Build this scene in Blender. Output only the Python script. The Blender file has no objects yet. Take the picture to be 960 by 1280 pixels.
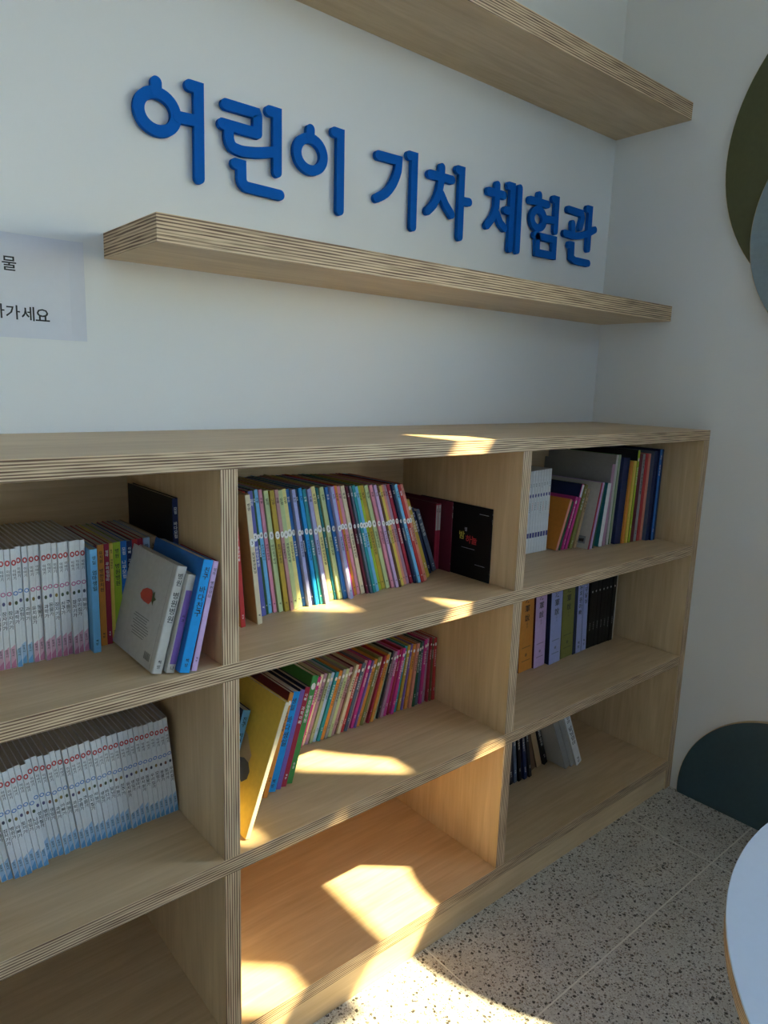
import bpy, math, random
from mathutils import Matrix, Vector
random.seed(7)
SC = 1.4375            # plan units -> metres (an A4 notice on the wall fixes the scale); applied to all data at the end

scene = bpy.context.scene
COL = scene.collection

# ------------------------------------------------------------------ camera
cam_d = bpy.data.cameras.new('camera')
cam_d.sensor_fit = 'HORIZONTAL'; cam_d.sensor_width = 36.0; cam_d.lens = 32.844
cam_d.clip_start = 0.02
cam = bpy.data.objects.new('camera', cam_d); COL.objects.link(cam)
_r, _u, _f = (0.766328, -0.641708, 0.030873), (0.093745, 0.159233, 0.98278), (0.635574, 0.750237, -0.182181)
cam.matrix_world = Matrix(((_r[0], _u[0], -_f[0], -1.7222*SC), (_r[1], _u[1], -_f[1], -1.1414*SC),
                           (_r[2], _u[2], -_f[2], 1.0457*SC), (0, 0, 0, 1)))
scene.camera = cam

# ------------------------------------------------------------------ sky, sun, exposure
SUN_DIR = Vector((-1.2, 1.0, -1.53)).normalized()      # direction of travel
world = bpy.data.worlds.new('sky'); scene.world = world; world.use_nodes = True
nt = world.node_tree; nt.nodes.clear()
wo = nt.nodes.new('ShaderNodeOutputWorld'); bg = nt.nodes.new('ShaderNodeBackground')
sky = nt.nodes.new('ShaderNodeTexSky'); sky.sky_type = 'NISHITA'; sky.sun_disc = False
sky.sun_elevation = math.radians(44.4); sky.sun_rotation = math.atan2(1.2, -1.0)
sky.air_density = 1.0; sky.dust_density = 0.4; sky.ozone_density = 2.8
bg.inputs['Strength'].default_value = 2.0
nt.links.new(sky.outputs[0], bg.inputs['Color']); nt.links.new(bg.outputs[0], wo.inputs['Surface'])
sun_d = bpy.data.lights.new('sun', 'SUN'); sun_d.energy = 30.0; sun_d.angle = math.radians(0.8); sun_d.color = (1.0, 0.80, 0.46)
sun = bpy.data.objects.new('sun', sun_d); COL.objects.link(sun)
sun.rotation_euler = SUN_DIR.to_track_quat('-Z', 'Y').to_euler(); sun.location = (3, -3, 5)
scene.view_settings.view_transform = 'Standard'; scene.view_settings.look = 'None'
scene.view_settings.gamma = 1.0; scene.view_settings.use_curve_mapping = False
scene.view_settings.exposure = 0.13

# ------------------------------------------------------------------ materials
def srgb(r, g, b):
    f = lambda c: (c/255/12.92) if c/255 <= 0.04045 else ((c/255+0.055)/1.055)**2.4
    return (f(r), f(g), f(b), 1)

def new_mat(name):
    m = bpy.data.materials.new(name); m.use_nodes = True
    return m, m.node_tree, m.node_tree.nodes['Principled BSDF']

def tint(col, k): return tuple(min(1, c*k) for c in col[:3]) + (1,)

_pm = {}
def paint(col, rough=0.5, name='paint', var=0.06, scale=60):
    """plain coloured surface with a faint procedural mottling"""
    key = (tuple(round(c, 4) for c in col), rough, name)
    if key in _pm: return _pm[key]
    m, t, b = new_mat(name)
    tc = t.nodes.new('ShaderNodeTexCoord'); n = t.nodes.new('ShaderNodeTexNoise')
    n.inputs['Scale'].default_value = scale; n.inputs['Detail'].default_value = 3
    r = t.nodes.new('ShaderNodeValToRGB')
    r.color_ramp.elements[0].position = 0.3; r.color_ramp.elements[1].position = 0.7
    r.color_ramp.elements[0].color = tint(col, 1-var); r.color_ramp.elements[1].color = tint(col, 1+var)
    t.links.new(tc.outputs['Object'], n.inputs['Vector']); t.links.new(n.outputs[0], r.inputs[0])
    t.links.new(r.outputs[0], b.inputs['Base Color'])
    b.inputs['Roughness'].default_value = rough
    if name.startswith('cover_'): b.inputs['Specular IOR Level'].default_value = 0.2
    _pm[key] = m
    return m

def wall_paint(name, col):
    m, t, b = new_mat(name)
    tc = t.nodes.new('ShaderNodeTexCoord'); n = t.nodes.new('ShaderNodeTexNoise')
    n.inputs['Scale'].default_value = 90; n.inputs['Detail'].default_value = 4
    bp = t.nodes.new('ShaderNodeBump'); bp.inputs['Strength'].default_value = 0.12; bp.inputs['Distance'].default_value = 0.002
    t.links.new(tc.outputs['Object'], n.inputs['Vector']); t.links.new(n.outputs[0], bp.inputs['Height'])
    t.links.new(bp.outputs[0], b.inputs['Normal'])
    b.inputs['Base Color'].default_value = col; b.inputs['Roughness'].default_value = 0.7
    return m

def ply_face(name, grain):
    """birch veneer, grain along axis index `grain`"""
    m, t, b = new_mat(name)
    tc = t.nodes.new('ShaderNodeTexCoord')
    def layer(across, along, scale, dist, detail):
        mp = t.nodes.new('ShaderNodeMapping'); s = [across]*3; s[grain] = along
        mp.inputs['Scale'].default_value = s
        n = t.nodes.new('ShaderNodeTexNoise'); n.inputs['Scale'].default_value = scale
        n.inputs['Detail'].default_value = detail; n.inputs['Distortion'].default_value = dist
        t.links.new(tc.outputs['Object'], mp.inputs[0]); t.links.new(mp.outputs[0], n.inputs['Vector'])
        return n.outputs[0]
    a = layer(1.0, 0.28, 5, 1.2, 3); c = layer(1.0, 0.10, 45, 0.6, 4); e = layer(1, 0.03, 190, 0.3, 2)
    r = t.nodes.new('ShaderNodeValToRGB')
    r.color_ramp.elements[0].position = 0.32; r.color_ramp.elements[1].position = 0.70
    r.color_ramp.elements[0].color = (0.58, 0.405, 0.22, 1); r.color_ramp.elements[1].color = (0.77, 0.585, 0.36, 1)
    mx = t.nodes.new('ShaderNodeMath'); mx.operation = 'MULTIPLY_ADD'; mx.inputs[1].default_value = 0.45
    m2 = t.nodes.new('ShaderNodeMath'); m2.operation = 'MULTIPLY'; m2.inputs[1].default_value = 0.55
    m3 = t.nodes.new('ShaderNodeMath'); m3.operation = 'MULTIPLY_ADD'; m3.inputs[1].default_value = 0.25
    m4 = t.nodes.new('ShaderNodeMath'); m4.operation = 'SUBTRACT'; m4.inputs[1].default_value = 0.125
    t.links.new(c, m2.inputs[0]); t.links.new(a, mx.inputs[0]); t.links.new(m2.outputs[0], mx.inputs[2])
    t.links.new(e, m3.inputs[0]); t.links.new(mx.outputs[0], m3.inputs[2]); t.links.new(m3.outputs[0], m4.inputs[0])
    t.links.new(m4.outputs[0], r.inputs[0]); t.links.new(r.outputs[0], b.inputs['Base Color'])
    b.inputs['Roughness'].default_value = 0.42; b.inputs['Specular IOR Level'].default_value = 0.35
    return m

def ply_edge(name, axis, period):
    """cut plywood edge: thin alternating light and dark veneers stacked along `axis`"""
    m, t, b = new_mat(name)
    tc = t.nodes.new('ShaderNodeTexCoord'); sp = t.nodes.new('ShaderNodeSeparateXYZ')
    t.links.new(tc.outputs['Object'], sp.inputs[0])
    mu = t.nodes.new('ShaderNodeMath'); mu.operation = 'MULTIPLY'; mu.inputs[1].default_value = 2*math.pi/period
    si = t.nodes.new('ShaderNodeMath'); si.operation = 'SINE'
    mp = t.nodes.new('ShaderNodeMapping'); s = [9.0]*3; s[axis] = 480.0; mp.inputs['Scale'].default_value = s
    n = t.nodes.new('ShaderNodeTexNoise'); n.inputs['Scale'].default_value = 1.0; n.inputs['Detail'].default_value = 2
    t.links.new(tc.outputs['Object'], mp.inputs[0]); t.links.new(mp.outputs[0], n.inputs['Vector'])
    t.links.new(sp.outputs[axis], mu.inputs[0]); t.links.new(mu.outputs[0], si.inputs[0])
    a = t.nodes.new('ShaderNodeMath'); a.operation = 'MULTIPLY_ADD'; a.inputs[1].default_value = 0.28
    k = t.nodes.new('ShaderNodeMath'); k.operation = 'MULTIPLY_ADD'; k.inputs[1].default_value = 1.4; k.inputs[2].default_value = -0.2
    t.links.new(n.outputs[0], k.inputs[0]); t.links.new(si.outputs[0], a.inputs[0]); t.links.new(k.outputs[0], a.inputs[2])
    r = t.nodes.new('ShaderNodeValToRGB')
    r.color_ramp.elements[0].position = 0.2; r.color_ramp.elements[1].position = 0.72
    r.color_ramp.elements[0].color = (0.13, 0.06, 0.026, 1); r.color_ramp.elements[1].color = (0.72, 0.53, 0.33, 1)
    t.links.new(a.outputs[0], r.inputs[0]); t.links.new(r.outputs[0], b.inputs['Base Color'])
    b.inputs['Roughness'].default_value = 0.6
    return m

def terrazzo(name):
    m, t, b = new_mat(name)
    geo = t.nodes.new('ShaderNodeNewGeometry')
    base = t.nodes.new('ShaderNodeTexNoise'); base.inputs['Scale'].default_value = 9; base.inputs['Detail'].default_value = 4
    t.links.new(geo.outputs['Position'], base.inputs['Vector'])
    br = t.nodes.new('ShaderNodeValToRGB')
    br.color_ramp.elements[0].position = 0.3; br.color_ramp.elements[1].position = 0.7
    br.color_ramp.elements[0].color = (0.56, 0.54, 0.50, 1); br.color_ramp.elements[1].color = (0.68, 0.66, 0.62, 1)
    t.links.new(base.outputs[0], br.inputs[0])
    cur = br.outputs[0]
    for scale, keep, rad, cols in ((95, 0.36, 0.33, ((0.045, 0.04, 0.035), (0.20, 0.15, 0.11), (0.12, 0.12, 0.12))),
                                   (165, 0.46, 0.37, ((0.10, 0.09, 0.08), (0.30, 0.25, 0.20), (0.85, 0.84, 0.80))),
                                   (290, 0.46, 0.40, ((0.16, 0.15, 0.14), (0.36, 0.33, 0.29), (0.80, 0.79, 0.76)))):
        v = t.nodes.new('ShaderNodeTexVoronoi'); v.inputs['Scale'].default_value = scale
        nz = t.nodes.new('ShaderNodeTexNoise'); nz.inputs['Scale'].default_value = scale*2.2
        mx = t.nodes.new('ShaderNodeMix'); mx.data_type = 'VECTOR'; mx.inputs[0].default_value = 0.006
        t.links.new(geo.outputs['Position'], nz.inputs['Vector'])
        t.links.new(geo.outputs['Position'], mx.inputs[4]); t.links.new(nz.outputs['Color'], mx.inputs[5])
        t.links.new(mx.outputs[1], v.inputs['Vector'])
        sx = t.nodes.new('ShaderNodeSeparateColor'); t.links.new(v.outputs['Color'], sx.inputs[0])
        l1 = t.nodes.new('ShaderNodeMath'); l1.operation = 'LESS_THAN'; l1.inputs[1].default_value = keep
        t.links.new(sx.outputs[0], l1.inputs[0])
        rr = t.nodes.new('ShaderNodeMath'); rr.operation = 'MULTIPLY_ADD'; rr.inputs[1].default_value = 0.22; rr.inputs[2].default_value = rad-0.08
        t.links.new(sx.outputs[1], rr.inputs[0])
        l2 = t.nodes.new('ShaderNodeMath'); l2.operation = 'LESS_THAN'
        t.links.new(v.outputs['Distance'], l2.inputs[0]); t.links.new(rr.outputs[0], l2.inputs[1])
        an = t.nodes.new('ShaderNodeMath'); an.operation = 'MULTIPLY'
        t.links.new(l1.outputs[0], an.inputs[0]); t.links.new(l2.outputs[0], an.inputs[1])
        cr = t.nodes.new('ShaderNodeValToRGB'); cr.color_ramp.interpolation = 'CONSTANT'
        cr.color_ramp.elements[0].color = cols[0]+(1,); cr.color_ramp.elements[1].position = 0.45; cr.color_ramp.elements[1].color = cols[1]+(1,)
        e = cr.color_ramp.elements.new(0.8); e.color = cols[2]+(1,)
        t.links.new(sx.outputs[2], cr.inputs[0])
        mm = t.nodes.new('ShaderNodeMix'); mm.data_type = 'RGBA'
        t.links.new(an.outputs[0], mm.inputs[0]); t.links.new(cur, mm.inputs[6]); t.links.new(cr.outputs[0], mm.inputs[7])
        cur = mm.outputs[2]
    t.links.new(cur, b.inputs['Base Color']); b.inputs['Roughness'].default_value = 0.38
    return m

def glass_mat():
    m = bpy.data.materials.new('window_glass'); m.use_nodes = True; t = m.node_tree; t.nodes.clear()
    o = t.nodes.new('ShaderNodeOutputMaterial'); tr = t.nodes.new('ShaderNodeBsdfTransparent'); g = t.nodes.new('ShaderNodeBsdfGlossy')
    tr.inputs[0].default_value = (0.94, 0.97, 0.96, 1); g.inputs['Roughness'].default_value = 0.02
    mx = t.nodes.new('ShaderNodeMixShader'); mx.inputs[0].default_value = 0.06
    t.links.new(tr.outputs[0], mx.inputs[1]); t.links.new(g.outputs[0], mx.inputs[2]); t.links.new(mx.outputs[0], o.inputs[0])
    return m

M_WALL = wall_paint('white_wall_paint', (0.80, 0.80, 0.79, 1))
M_CEIL = wall_paint('ceiling_paint', (0.82, 0.82, 0.81, 1))
M_FX, M_FZ, M_FY = ply_face('birch_veneer_along', 0), ply_face('birch_veneer_upright', 2), ply_face('birch_veneer_across', 1)
M_EZ, M_EX = ply_edge('plywood_edge_flat', 2, 0.0052), ply_edge('plywood_edge_upright', 0, 0.0052)
M_EZ2 = ply_edge('plywood_edge_thick', 2, 0.0064)
M_TER = terrazzo('terrazzo'); M_GROUT = paint((0.84, 0.82, 0.76, 1), 0.7, 'joint_filler')
M_GLASS = glass_mat(); M_FRAME = paint((0.55, 0.56, 0.57, 1), 0.4, 'aluminium_paint')
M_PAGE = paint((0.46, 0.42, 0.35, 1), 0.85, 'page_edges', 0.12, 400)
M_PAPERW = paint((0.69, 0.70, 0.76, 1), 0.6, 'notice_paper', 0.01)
M_INK = paint((0.015, 0.015, 0.017, 1), 0.6, 'black_ink')
M_BLUE = paint((0.002, 0.115, 0.48, 1), 0.8, 'blue_acrylic', 0.03)
M_BLUE.node_tree.nodes['Principled BSDF'].inputs['Specular IOR Level'].default_value = 0.15

# ------------------------------------------------------------------ mesh helpers
class MB:
    def __init__(s): s.v, s.f, s.m = [], [], []
    def quad(s, pts, mi=0):
        n = len(s.v); s.v += [tuple(p) for p in pts]; s.f.append(tuple(range(n, n+len(pts)))); s.m.append(mi)
    def box(s, x0, x1, y0, y1, z0, z1, mi=0, mx=None, my=None, mz=None):
        n = len(s.v)
        s.v += [(x, y, z) for z in (z0, z1) for y in (y0, y1) for x in (x0, x1)]
        mx = mi if mx is None else mx; my = mi if my is None else my; mz = mi if mz is None else mz
        for q, k in (((0, 2, 3, 1), mz), ((4, 5, 7, 6), mz), ((0, 1, 5, 4), my), ((2, 6, 7, 3), my), ((0, 4, 6, 2), mx), ((1, 3, 7, 5), mx)):
            s.f.append(tuple(n+i for i in q)); s.m.append(k)
    def prism(s, poly, y0, y1, mi=0, side=None):
        """(x,z) polygon, counter-clockwise seen from -y, extruded from y0 (front) to y1"""
        n = len(s.v); k = len(poly); side = mi if side is None else side
        s.v += [(x, y0, z) for x, z in poly] + [(x, y1, z) for x, z in poly]
        s.f.append(tuple(range(n, n+k))); s.m.append(mi)
        s.f.append(tuple(range(n+2*k-1, n+k-1, -1))); s.m.append(mi)
        for i in range(k):
            j = (i+1) % k; s.f.append((n+i, n+k+i, n+k+j, n+j)); s.m.append(side)
    def ring(s, cx, cz, ao, bo, ai, bi, y0, y1, mi=0, n=40):
        o = len(s.v)
        for y in (y0, y1):
            for (a, b) in ((ao, bo), (ai, bi)):
                s.v += [(cx+a*math.cos(2*math.pi*i/n), y, cz+b*math.sin(2*math.pi*i/n)) for i in range(n)]
        for i in range(n):
            j = (i+1) % n
            for q in ((i, j, n+j, n+i), (2*n+j, 2*n+i, 3*n+i, 3*n+j), (j, i, 2*n+i, 2*n+j), (n+i, n+j, 3*n+j, 3*n+i)):
                s.f.append(tuple(o+x for x in q)); s.m.append(mi)
    def disc(s, cx, cz, r, y, mi=0, n=14, rz=None):
        s.quad([(cx+r*math.cos(2*math.pi*i/n), y, cz+(rz or r)*math.sin(2*math.pi*i/n)) for i in range(n)], mi)
    def mesh(s, name, mats, smooth=False):
        me = bpy.data.meshes.new(name); me.from_pydata(s.v, [], s.f)
        for m in mats: me.materials.append(m)
        me.polygons.foreach_set('material_index', s.m)
        if smooth: me.polygons.foreach_set('use_smooth', [True]*len(me.polygons))
        me.update(); return me

def obj(name, me, parent=None, loc=(0, 0, 0)):
    o = bpy.data.objects.new(name, me); COL.objects.link(o); o.location = loc
    if parent: o.parent = parent
    return o
def build(name, mb, mats, parent=None, loc=(0, 0, 0), smooth=False):
    return obj(name, mb.mesh(name, mats if isinstance(mats, (list, tuple)) else [mats], smooth), parent, loc)
def thing(name, label, cat, loc=(0, 0, 0), group=None):
    o = bpy.data.objects.new(name, None); COL.objects.link(o); o.location = loc; o.empty_display_size = 0.05
    return tag(o, label, cat, group)
def tag(o, label, cat, group=None):
    o['label'] = label; o['category'] = cat
    if group: o['group'] = group
    return o
def struct(o): o['kind'] = 'structure'; return o

# glyphs: outlines from Blender's own built-in font, turned into flat meshes
_gc = {}
def glyph(ch):
    if ch in _gc: return _gc[ch]
    cu = bpy.data.curves.new('glyph', 'FONT'); cu.body = ch; cu.resolution_u = 2; cu.size = 1.0; cu.offset = 0.012
    o = bpy.data.objects.new('glyph', cu); COL.objects.link(o)
    bpy.context.view_layer.update()
    dg = bpy.context.evaluated_depsgraph_get(); me = bpy.data.meshes.new_from_object(o.evaluated_get(dg))
    v = [(p.co.x, p.co.y) for p in me.vertices]; f = [tuple(p.vertices) for p in me.polygons]
    bpy.data.objects.remove(o); bpy.data.curves.remove(cu); bpy.data.meshes.remove(me)
    if v:
        x0, x1 = min(p[0] for p in v), max(p[0] for p in v); z0, z1 = min(p[1] for p in v), max(p[1] for p in v)
    else: x0 = x1 = z0 = z1 = 0
    _gc[ch] = (v, f, x0, x1, z0, z1); return _gc[ch]
def put(mb, ch, cx, cz, w, h, y, mi=0, rot=0):
    """one glyph fitted in a w x h cell centred at (cx,cz) on a plane facing -y; rot=1 turns it a quarter clockwise"""
    v, f, x0, x1, z0, z1 = glyph(ch)
    if not v: return
    k = min(w/max(x1-x0, .3), h/max(z1-z0, .3)); n = len(mb.v); mxx, mzz = (x0+x1)/2, (z0+z1)/2
    for a, b in v:
        a, b = (a-mxx)*k, (b-mzz)*k
        if rot: a, b = b, -a
        mb.v.append((cx+a, y, cz+b))
    for q in f: mb.f.append(tuple(n+i for i in q)); mb.m.append(mi)
def stack(mb, word, cx, ztop, size, y, mi=0, gap=1.12, rot=0):
    for i, ch in enumerate(word):
        if ch != ' ': put(mb, ch, cx, ztop-size*(i+.5)*gap, size, size, y, mi, rot)
    return ztop-size*gap*len(word)

# ------------------------------------------------------------------ plan dimensions
D, H, T = 0.336, 0.9546, 0.0244
Z1, Z2, Z3 = 0.6674, 0.3760, 0.0828
XD1, XD2, TD, TR = -1.3132, -0.7128, 0.0248, 0.0274
XEND = -1.9136
RX0, RY0, CZ = -3.2, -3.1, 2.46          # far left wall, wall behind the camera, ceiling

# ------------------------------------------------------------------ the room
mb = MB(); mb.box(RX0, 0.1, 0, 0.1, -0.1, CZ); struct(build('wall_back', mb, M_WALL))
mb = MB(); mb.box(RX0-.1, RX0, RY0, 0.1, -0.1, CZ); struct(build('wall_left', mb, M_WALL))
mb = MB(); mb.box(RX0-.1, 0.1, RY0-.1, 0.1, CZ, CZ+.1); struct(build('ceiling', mb, M_CEIL))
WY0, WY1, WZ0, WZ1 = -1.4875, -0.935, 0.90, 2.213        # side window opening
mb = MB()
VY0, VY1, VZ0, VZ1 = -3.0, -2.05, 0.45, 1.75            # second side window, farther from the corner, added for low fill light
mb.box(0, .1, WY1, 0, -.1, CZ); mb.box(0, .1, RY0, VY0, -.1, CZ); mb.box(0, .1, VY1, WY0, -.1, CZ); mb.box(0, .1, VY0, VY1, -.1, VZ0); mb.box(0, .1, VY0, VY1, VZ1, CZ)
mb.box(0, .1, WY0, WY1, -.1, WZ0); mb.box(0, .1, WY0, WY1, WZ1, CZ)
struct(build('wall_right', mb, M_WALL))
FX0, FX1, FZ0, FZ1 = -1.9, -1.3, 1.78, 2.38            # clerestory added for fill light in the wall behind the camera
mb = MB()
mb.box(RX0, FX0, RY0-.1, RY0, -.1, CZ); mb.box(FX1, .1, RY0-.1, RY0, -.1, CZ); mb.box(FX0, FX1, RY0-.1, RY0, -.1, FZ0); mb.box(FX0, FX1, RY0-.1, RY0, FZ1, CZ)
struct(build('wall_front', mb, M_WALL))
# floor: bedding slab and terrazzo tiles laid in a grid
mb = MB(); mb.box(RX0, 0, RY0, 0, -.1, -.0003); floor = struct(build('floor', mb, M_GROUT))
P = 0.68; J = 0.0016
xs = [-0.2215-P*i for i in range(-1, 6)]; ys = [-0.5545-P*i for i in range(-1, 5)]
for i in range(len(xs)-1):
    for j in range(len(ys)-1):
        x1, x0, y1, y0 = min(xs[i], 0), max(xs[i+1], RX0), min(ys[j], 0), max(ys[j+1], RY0)
        if x1-x0 < .02 or y1-y0 < .02: continue
        mb = MB(); mb.box(x0+J, x1-J, y0+J, y1-J, -.00025, 0); build('floor_tile', mb, M_TER, floor)
mb = MB(); mb.box(-14, 14, -14, 14, -.2, -.12); struct(build('ground', mb, paint((0.13, 0.13, 0.12, 1), .9, 'outdoor_paving')))

# side window; unseen fins added outside to cut the sun into patches
win = struct(obj('window_1', None))
mb = MB()
for a, b in ((WY0, WY0+.03), (WY1-.02, WY1)): mb.box(.06, .1, a, b, WZ0, WZ1)
mb.box(.06, .1, WY0, WY1, WZ0, WZ0+.03); mb.box(.06, .1, WY0, WY1, WZ1-.006, WZ1)
build('window_frame', mb, M_FRAME, win)
mb = MB(); mb.box(.078, .082, WY0+.03, WY1-.02, WZ0+.03, WZ1-.006); build('pane', mb, M_GLASS, win)
for z, x1 in ((1.713, .27), (2.097, .244)):
    mb = MB(); mb.box(.1, x1, WY0, WY1, z-.004, z+.004); build('sun_mask_fin', mb, M_FRAME, win)
mb = MB(); mb.box(.1, .27, -1.347, -1.339, 1.713, 2.50); build('sun_mask_fin', mb, M_FRAME, win)
mb = MB(); mb.box(.1, .19, -1.424, -1.416, 2.101, 2.42); build('sun_mask_fin', mb, M_FRAME, win)  # extra upright plate added to stop a stray sun spot
mb = MB(); mb.box(-.02, .06, WY0, WY1, WZ0-.02, WZ0); build('window_sill', mb, M_FRAME, win)

win3 = struct(obj('fill_window_side', None)); mb = MB()  # unseen window, put in to bring low side light onto the spines
for y in (VY0, (VY0+VY1)/2-.015, VY1-.03): mb.box(.04, .08, y, y+.03, VZ0, VZ1)
mb.box(.04, .08, VY0, VY1, VZ0, VZ0+.03); mb.box(.04, .08, VY0, VY1, VZ1-.03, VZ1); build('window_frame', mb, M_FRAME, win3)
for a, b in ((VY0+.03, (VY0+VY1)/2-.015), ((VY0+VY1)/2+.015, VY1-.03)):
    mb = MB(); mb.box(.058, .062, a, b, VZ0+.03, VZ1-.03); build('pane', mb, M_GLASS, win3)
mb = MB(); mb.box(.1, 1.3, VY0-1.1, VY1+.05, VZ1+.02, VZ1+.05); build('sun_blocker', mb, M_FRAME, win3)  # unseen canopy added to keep direct sun and its floor bounce out
win2 = struct(obj('fill_window_front', None))  # unseen high window, put in to lift the ambient light on the walls
mb = MB()
for x in (FX0, (FX0+FX1)/2, FX1-.04): mb.box(x, x+.04, RY0-.08, RY0-.03, FZ0, FZ1)
mb.box(FX0, FX1, RY0-.08, RY0-.03, FZ0, FZ0+.04); mb.box(FX0, FX1, RY0-.08, RY0-.03, FZ1-.04, FZ1)
build('window_frame', mb, M_FRAME, win2)
for i in range(2):
    w = (FX1-FX0)/2; mb = MB(); mb.box(FX0+w*i+.04, FX0+w*(i+1), RY0-.057, RY0-.053, FZ0+.04, FZ1-.04); build('pane', mb, M_GLASS, win2)

# ------------------------------------------------------------------ bookcase
bc = thing('bookcase', 'long low birch plywood bookcase with nine open compartments against white wall', 'bookcase', (0, 0, 0))
G = 0.0006
def board(name, x0, x1, y0, y1, z0, z1, thick, mats=None):
    """plywood board with its own origin; thick = axis of its thickness"""
    c = ((x0+x1)/2, (y0+y1)/2, (z0+z1)/2); mb = MB()
    k = {'x': (0, 1, 1), 'y': (1, 0, 1), 'z': (1, 1, 0)}[thick]
    mb.box(x0-c[0], x1-c[0], y0-c[1], y1-c[1], z0-c[2], z1-c[2], 0, *k)
    me = mats or {'x': [M_FZ, M_EX], 'y': [M_FX, M_EZ], 'z': [M_FX, M_EZ]}[thick]
    return build(name, mb, me, bc if mats is None else None, c)
YB = -0.002
board('top_board', XEND, -G, -D, YB, H-T, H, 'z')
board('shelf', XEND+TD, -TR-G, -D, YB-.008, Z1-T, Z1, 'z'); board('shelf', XEND+TD, -TR-G, -D, YB-.008, Z2-T, Z2, 'z')
board('bottom_board', XEND+TD, -TR-G, -D, YB-.008, Z3-T, Z3, 'z')
for x in (XD1, XD2):
    for z0, z1 in ((Z3, Z2-T), (Z2, Z1-T), (Z1, H-T)): board('divider', x, x+TD, -D+.0005, YB-.008, z0+.0002, z1-.0002, 'x')
board('side_panel', -TR, -G, -D, YB, 0, H-T, 'x'); board('side_panel', XEND, XEND+TD, -D, YB, 0, H-T, 'x')
board('back_panel', XEND+TD, -TR-G, YB-.008, YB, Z3, H-T, 'y')
board('plinth', XEND+TD, -TR-G, -D+.004, -D+.026, 0, Z3-T, 'y')

# ------------------------------------------------------------------ wall shelves
def wall_shelf(label, x0, zt, th, dep):
    o = board('wall_shelf', x0, -G, -dep, -G, zt-th, zt, 'z', [M_FX, M_EZ2])
    return tag(o, label, 'shelf', 'plywood wall shelves')
wall_shelf('thick plywood wall shelf directly under the blue letters', -1.3325, 1.2550, .0368, .2033)
wall_shelf('thick plywood wall shelf highest on the wall, above the blue letters', -1.60, 1.7247, .0390, .2042)

# ------------------------------------------------------------------ blue letters on the wall
SW = 0.0172 / 2
def stroke(mb, pts, y0, y1, w=SW):
    """thick round-ended stroke with round joints along (x,z) points"""
    pts = [Vector(p) for p in pts]
    def smooth(ps):
        if len(ps) < 4: return ps
        out = [ps[0]]
        for i in range(1, len(ps)-1):
            a, b, c = ps[i-1], ps[i], ps[i+1]
            if (b-a).angle(c-b) > 1.0: out.append(b); continue
            r = min((b-a).length, (c-b).length)*.42
            p, q = b-(b-a).normalized()*r, b+(c-b).normalized()*r
            out += [p, (p+2*b+q)/4, q]
        return out+[ps[-1]]
    pts = smooth(pts); L, R = [], []
    for i, p in enumerate(pts):
        d = (pts[i]-pts[i-1] if i == len(pts)-1 else pts[i+1]-pts[i]).normalized()
        if 0 < i < len(pts)-1:
            d0 = (pts[i]-pts[i-1]).normalized(); bis = (d0+d).normalized(); k = 1/max(.6, bis.dot(d)); n = Vector((-bis.y, bis.x))*k
        else: n = Vector((-d.y, d.x))
        L.append(p+n*w); R.append(p-n*w)
    def cap(p, d):
        a0 = math.atan2(d.y, d.x); return [p+Vector((math.cos(a0+t), math.sin(a0+t)))*w for t in [math.pi/2-math.pi*i/8 for i in range(1, 8)]]
    end = cap(pts[-1], pts[-1]-pts[-2]); start = cap(pts[0], pts[0]-pts[1])
    o = len(mb.v); n = len(pts)
    poly_e = [L[-1]]+end+[R[-1]]; poly_s = [R[0]]+start+[L[0]]
    # front / back faces as quads, plus caps; outline walls
    ring = L + end + R[::-1] + start
    k = len(ring)
    mb.v += [(p.x, y0, p.y) for p in ring] + [(p.x, y1, p.y) for p in ring]
    iL = lambda i: i
    iR = lambda i: n+len(end)+(n-1-i)
    for i in range(n-1):
        mb.f.append((o+iL(i), o+iR(i), o+iR(i+1), o+iL(i+1))); mb.m.append(0)
        mb.f.append((o+k+iL(i), o+k+iL(i+1), o+k+iR(i+1), o+k+iR(i))); mb.m.append(0)
    e = [n-1]+list(range(n, n+len(end)))+[iR(n-1)]; s = [iR(0)]+list(range(2*n+len(end), k))+[0]
    for c in (e, s):
        mb.f.append(tuple(o+x for x in c[::-1])); mb.m.append(0); mb.f.append(tuple(o+k+x for x in c)); mb.m.append(0)
    for i in range(k):
        j = (i+1) % k; mb.f.append((o+i, o+j, o+k+j, o+k+i)); mb.m.append(0)

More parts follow.
